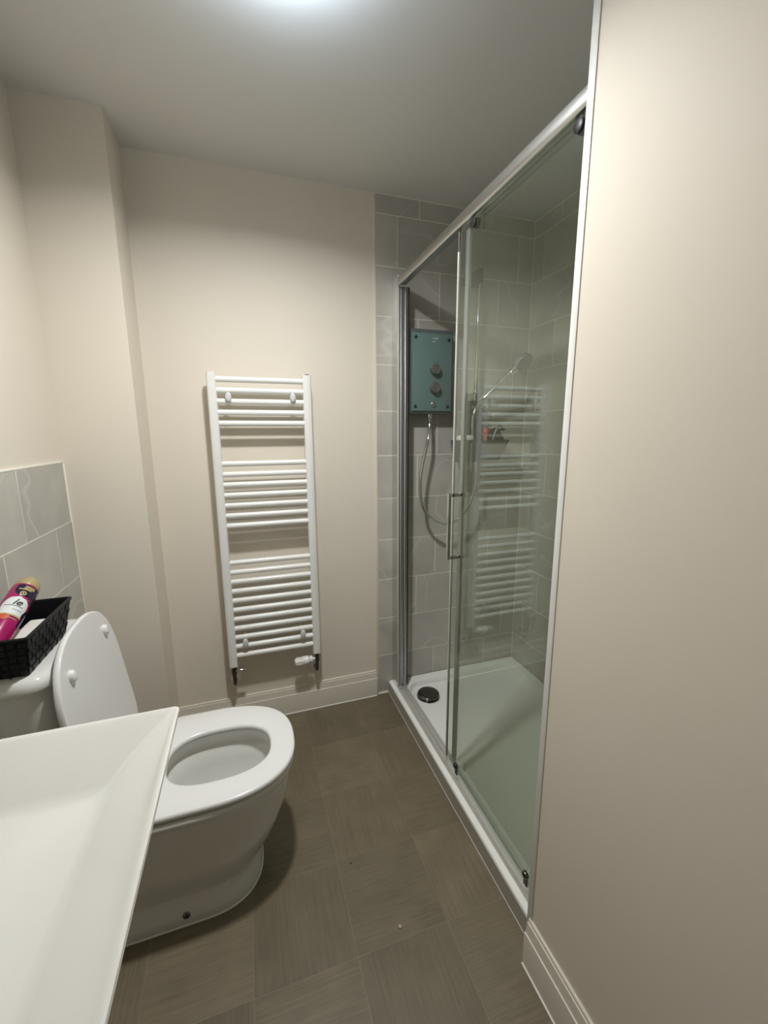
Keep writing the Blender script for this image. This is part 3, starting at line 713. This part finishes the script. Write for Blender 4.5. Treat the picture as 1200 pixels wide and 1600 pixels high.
# ------------------------------------------------------------------ black basket on the cistern
bk = thing('storage_basket', 'small black woven basket on the toilet cistern', 'basket', (-0.565, 1.22, CZ))
BB = (XL+0.006, -0.519, 1.116, 1.335)       # bottom  x0 x1 y0 y1
BT = (XL+0.002, -0.499, 1.088, 1.350)       # top
BZ0, BZ1 = CZ+0.001, 0.972
t = 0.005
lo = [rloop(*BB, BZ0, 0.006, 2), rloop(*BT, BZ1, 0.006, 2), rloop(BT[0]+t, BT[1]-t, BT[2]+t, BT[3]-t, BZ1, 0.004, 2), rloop(BB[0]+t, BB[1]-t, BB[2]+t, BB[3]-t, BZ0+t, 0.004, 2)]
link('basket_body', *loft_vf(lo), M['basket'], bk, angle=30)
def lerp(a, b, s): return a + (b-a)*s
def bpoint(face, s, h, off):
    z = lerp(BZ0, BZ1, h)
    x0, x1, y0, y1 = [lerp(BB[i], BT[i], h) for i in range(4)]
    if face == 'front': return Vector((x1+off, lerp(y0, y1, s), z))
    if face == 'near': return Vector((lerp(x0, x1, s), y0-off, z))
    return Vector((lerp(x0, x1, s), y1+off, z))
b = MB()
for face, nc in (('front', 13), ('near', 6), ('far', 6)):
    for r in range(5):
        for c in range(nc):
            hi_ = (r+c) % 2
            s0, s1 = (c+0.06)/nc, (c+0.94)/nc; h0, h1 = (r+0.08)/5.3, (r+0.92)/5.3
            if hi_: s0 -= 0.10/nc; s1 += 0.10/nc
            else: h0 -= 0.02; h1 += 0.02
            s0 = max(s0, 0.01); s1 = min(s1, 0.99); h0 = max(h0, 0.004)
            o1, o2 = (0.0004, 0.0030) if hi_ else (0.0002, 0.0016)
            base = [bpoint(face, s0, h0, o1), bpoint(face, s1, h0, o1), bpoint(face, s1, h1, o1), bpoint(face, s0, h1, o1)]
            ds, dh = 0.15*(s1-s0), 0.15*(h1-h0)
            top = [bpoint(face, s0+ds, h0+dh, o2), bpoint(face, s1-ds, h0+dh, o2), bpoint(face, s1-ds, h1-dh, o2), bpoint(face, s0+ds, h1-dh, o2)]
            b.add(loft_vf([base, top]))
o = b.build('woven_straps', M['basket'], bk, None); o['kind'] = 'stuff'
lo = [rloop(BT[0]-0.0005, BT[1]+0.003, BT[2]-0.003, BT[3]+0.003, BZ1-0.005, 0.007, 3), rloop(BT[0]-0.0005, BT[1]+0.0032, BT[2]-0.0032, BT[3]+0.0032, BZ1+0.001, 0.007, 3), rloop(BT[0]+0.003, BT[1]-0.002, BT[2]+0.002, BT[3]-0.002, BZ1+0.003, 0.005, 3), rloop(BT[0]+t+0.001, BT[1]-t-0.001, BT[2]+t+0.001, BT[3]-t-0.001, BZ1-0.002, 0.004, 3), rloop(BT[0]+t+0.001, BT[1]-t-0.001, BT[2]+t+0.001, BT[3]-t-0.001, BZ1-0.006, 0.004, 3)]
link('rim', *loft_vf(lo, closed=True), M['basket'], bk, angle=40)
# folded white tissue pack inside
tp = MB()
tp.add(box_vf(-0.580, -0.5165, 1.128, 1.300, 0.8755, 0.937, 0.005, 2))
tis = tp.build('tissue_pack', M['paper']); setp(tis, 'white tissue pack lying in the black basket', 'tissues')
fl = link('folded_flap', *box_vf(-0.578, -0.519, 1.132, 1.235, 0.937, 0.9405, 0.0015, 1), M['paper'], tis, angle=35)

# ------------------------------------------------------------------ spray can leaning in the basket
CA = Vector((-0.578, 1.108, 0.955)); CB = Vector((-0.566, 1.318, 1.046))      # base towards top
can_d = (CB-CA).normalized(); CA = CB - can_d*0.235
cn = thing('spray_can', 'magenta air freshener can with a gold cap leaning in the black basket', 'spray can', tuple(CA))
R = 0.0295
link('can_body', *lathe_vf(CA, can_d, [(0, R-0.004), (0.003, R-0.001), (0.006, R), (0.181, R), (0.188, R-0.002)], 48), M['pink'], cn, angle=50)
link('cap', *lathe_vf(CA+can_d*0.1875, can_d, [(0, R-0.0015), (0.004, R-0.0008), (0.018, R-0.003), (0.030, R-0.008), (0.038, R-0.014), (0.043, R-0.022), (0.0445, 0.003)], 40), M['gold'], cn, angle=60)
# label art: laid round the can surface; s = angle from the side facing the room, t = distance along the can
nf = (Vector((0.62, -0.55, 0.75)) - can_d*Vector((0.62, -0.55, 0.75)).dot(can_d)).normalized()
sd = can_d.cross(nf).normalized()
def can_pt(a, t_, lift): return CA + can_d*t_ + (nf*math.cos(a) + sd*math.sin(a))*(R+lift)
def can_patch(name, outline, lift, m, parent=cn, rows=10):
    """outline: list of (t, a0, a1) rows from base to cap"""
    vs, fs = [], []
    nc = 16
    for (t_, a0, a1) in outline:
        for k in range(nc+1): vs.append(can_pt(lerp(a0, a1, k/nc), t_, lift))
    for r in range(len(outline)-1):
        for k in range(nc):
            i = r*(nc+1)+k; fs.append([i, i+1, i+nc+2, i+nc+1])
    return link(name, vs, fs, m, parent, smooth=True)
can_patch('navy_panel', [(0.128, 1.05, 1.35), (0.136, 0.60, 1.30), (0.145, -0.30, 1.25), (0.155, -0.62, 1.2), (0.165, -0.70, 1.15), (0.175, -0.68, 1.1), (0.1815, -0.62, 1.05)], 0.0004, M['navy'])
can_patch('navy_side', [(0.060, 0.9, 1.6), (0.085, 0.85, 1.6), (0.105, 0.80, 1.5), (0.112, 0.9, 1.4)], 0.0004, M['navy'])
ov = []
for k in range(13):
    u = -1 + 2*k/12; hw = math.sqrt(max(0, 1-max(u, -0.55)**2))
    ov.append((0.112 + 0.029*u, -0.05-0.95*hw, -0.05+0.98*hw))
can_patch('white_label', ov, 0.0006, M['label'])
can_patch('gold_band', [(0.079, -0.95, 0.85), (0.0835, -0.95, 0.85)], 0.0009, M['goldprint'])
can_patch('gold_band', [(0.071, -0.95, 0.6), (0.073, -0.95, 0.6)], 0.0009, M['goldprint'])
can_patch('flower_print', [(0.064+0.0022*k, -0.32-0.34*math.sqrt(1-(k/4-1)**2+1e-6), -0.32+0.34*math.sqrt(1-(k/4-1)**2+1e-6)) for k in range(9)], 0.0011, M['orange'])
for tt, a0, a1 in ((0.1755, -0.10, 0.65), (0.1705, -0.15, 0.65), (0.1655, -0.45, 0.45)):
    can_patch('gold_lettering', [(tt-0.0017, a0, a1), (tt+0.0017, a0, a1)], 0.0008, M['goldprint'])
def can_ring(name, tc_, ac, r0, r1, m, lift):
    vs, fs = [], []; n = 28
    for r in (r0, r1):
        for k in range(n):
            q = 2*math.pi*k/n; vs.append(can_pt(ac + r*math.sin(q)/R, tc_ + r*math.cos(q), lift))
    for k in range(n): fs.append([k, (k+1) % n, n+(k+1) % n, n+k])
    return link(name, vs, fs, m, cn, smooth=True)
can_ring('gold_ring', 0.152, 0.0, 0.0042, 0.0068, M['goldprint'], 0.0009)
can_ring('gold_dot', 0.152, 0.0, 0.0002, 0.0018, M['label'], 0.0009)
def can_text(txt, size, t_, a_, shear, m, wob=0.0):
    cu = bpy.data.curves.new('txt', 'FONT'); cu.body = txt; cu.size = size; cu.shear = shear; cu.align_x = 'CENTER'; cu.resolution_u = 3; cu.offset = 0.00025
    to = bpy.data.objects.new('txt', cu); COL.objects.link(to)
    dg = bpy.context.evaluated_depsgraph_get(); me = to.evaluated_get(dg).to_mesh()
    vs = [v.co.copy() for v in me.vertices]; fs = [list(p.vertices) for p in me.polygons]
    to.to_mesh_clear(); bpy.data.objects.remove(to); bpy.data.curves.remove(cu)
    return link('lettering', [can_pt(a_ + v.x/R, t_ + v.y, 0.0016) for v in vs], fs, m, cn)
can_text('le', 0.026, 0.1125, 0.0, 0.35, M['ink'])
can_patch('lettering_stroke', [(0.1085, -0.75, 0.55), (0.1098, -0.75, 0.55)], 0.0010, M['ink'])
can_patch('lettering_stroke', [(0.0975, -0.1, 0.65), (0.0984, -0.1, 0.65)], 0.0010, M['ink'])

# ------------------------------------------------------------------ basin
bs = thing('wash_basin', 'large white rectangular wash basin with sloping inside, in front of the toilet', 'basin', (-0.39, 0.56, 0))
BX0, BX1, BY0, BY1, BZ = XL+0.002, -0.1535, 0.215, 0.832, 0.900
lo = [rloop(BX0+0.10, BX1-0.13, BY0+0.16, BY1-0.16, 0.735, 0.04), rloop(BX0+0.03, BX1-0.055, BY0+0.06, BY1-0.06, 0.775, 0.03), rloop(BX0+0.002, BX1-0.010, BY0+0.010, BY1-0.010, 0.870, 0.014),
      rloop(BX0, BX1-0.003, BY0+0.003, BY1-0.003, 0.888, 0.012), rloop(BX0, BX1, BY0, BY1, 0.894, 0.012), rloop(BX0, BX1-0.0010, BY0+0.0010, BY1-0.0010, 0.8985, 0.011), rloop(BX0+0.004, BX1-0.004, BY0+0.004, BY1-0.004, BZ, 0.010),
      rloop(BX0+0.012, BX1-0.0080, BY0+0.0080, BY1-0.0080, 0.8985, 0.008), rloop(BX0+0.09, BX1-0.0125, BY0+0.0125, BY1-0.0125, 0.8945, 0.008),
      rloop(BX0+0.12, BX1-0.055, BY0+0.050, BY1-0.050, 0.868, 0.012), rloop(BX0+0.135, BX1-0.098, BY0+0.088, BY1-0.088, 0.833, 0.016), rloop(BX0+0.142, BX1-0.110, BY0+0.100, BY1-0.100, 0.8245, 0.020), rloop(BX0+0.150, BX1-0.122, BY0+0.112, BY1-0.112, 0.820, 0.022), rloop(BX0+0.21, BX1-0.2, BY0+0.22, BY1-0.22, 0.818, 0.02)]
link('bowl', *loft_vf(lo), M['ceramic'], bs, angle=28)
link('plug', *lathe_vf((-0.42, 0.52, 0.8175), (0, 0, 1), [(0, 0.030), (0.003, 0.030), (0.006, 0.026), (0.0065, 0.004)], 28), M['chrome'], bs, angle=40)
lo = [rloop(BX0+a, BX1-c, 0.523-b_, 0.523+b_, z, 0.05) for z, a, c, b_ in ((0, 0.05, 0.22, 0.11), (0.02, 0.05, 0.22, 0.11), (0.35, 0.06, 0.245, 0.09), (0.60, 0.05, 0.22, 0.10), (0.74, 0.03, 0.17, 0.14))]
link('pedestal', *loft_vf(lo), M['ceramic'], bs, angle=55)

# ------------------------------------------------------------------ specks on the floor
cr = link('crumb', *lathe_vf((0.345, 0.913, 0.0), (0.2, 0.1, 1), [(0, 0.004), (0.0015, 0.0055), (0.003, 0.004), (0.004, 0.001)], 7), M['crumb'])
setp(cr, 'tiny pale crumb on the dark floor tiles', 'crumb')
cr = link('grit', *lathe_vf((0.252, 1.138, 0.0), (0, 0, 1), [(0, 0.0022), (0.001, 0.0026), (0.002, 0.0012)], 7), M['black'])
setp(cr, 'tiny black speck of grit on the dark floor tiles', 'grit')
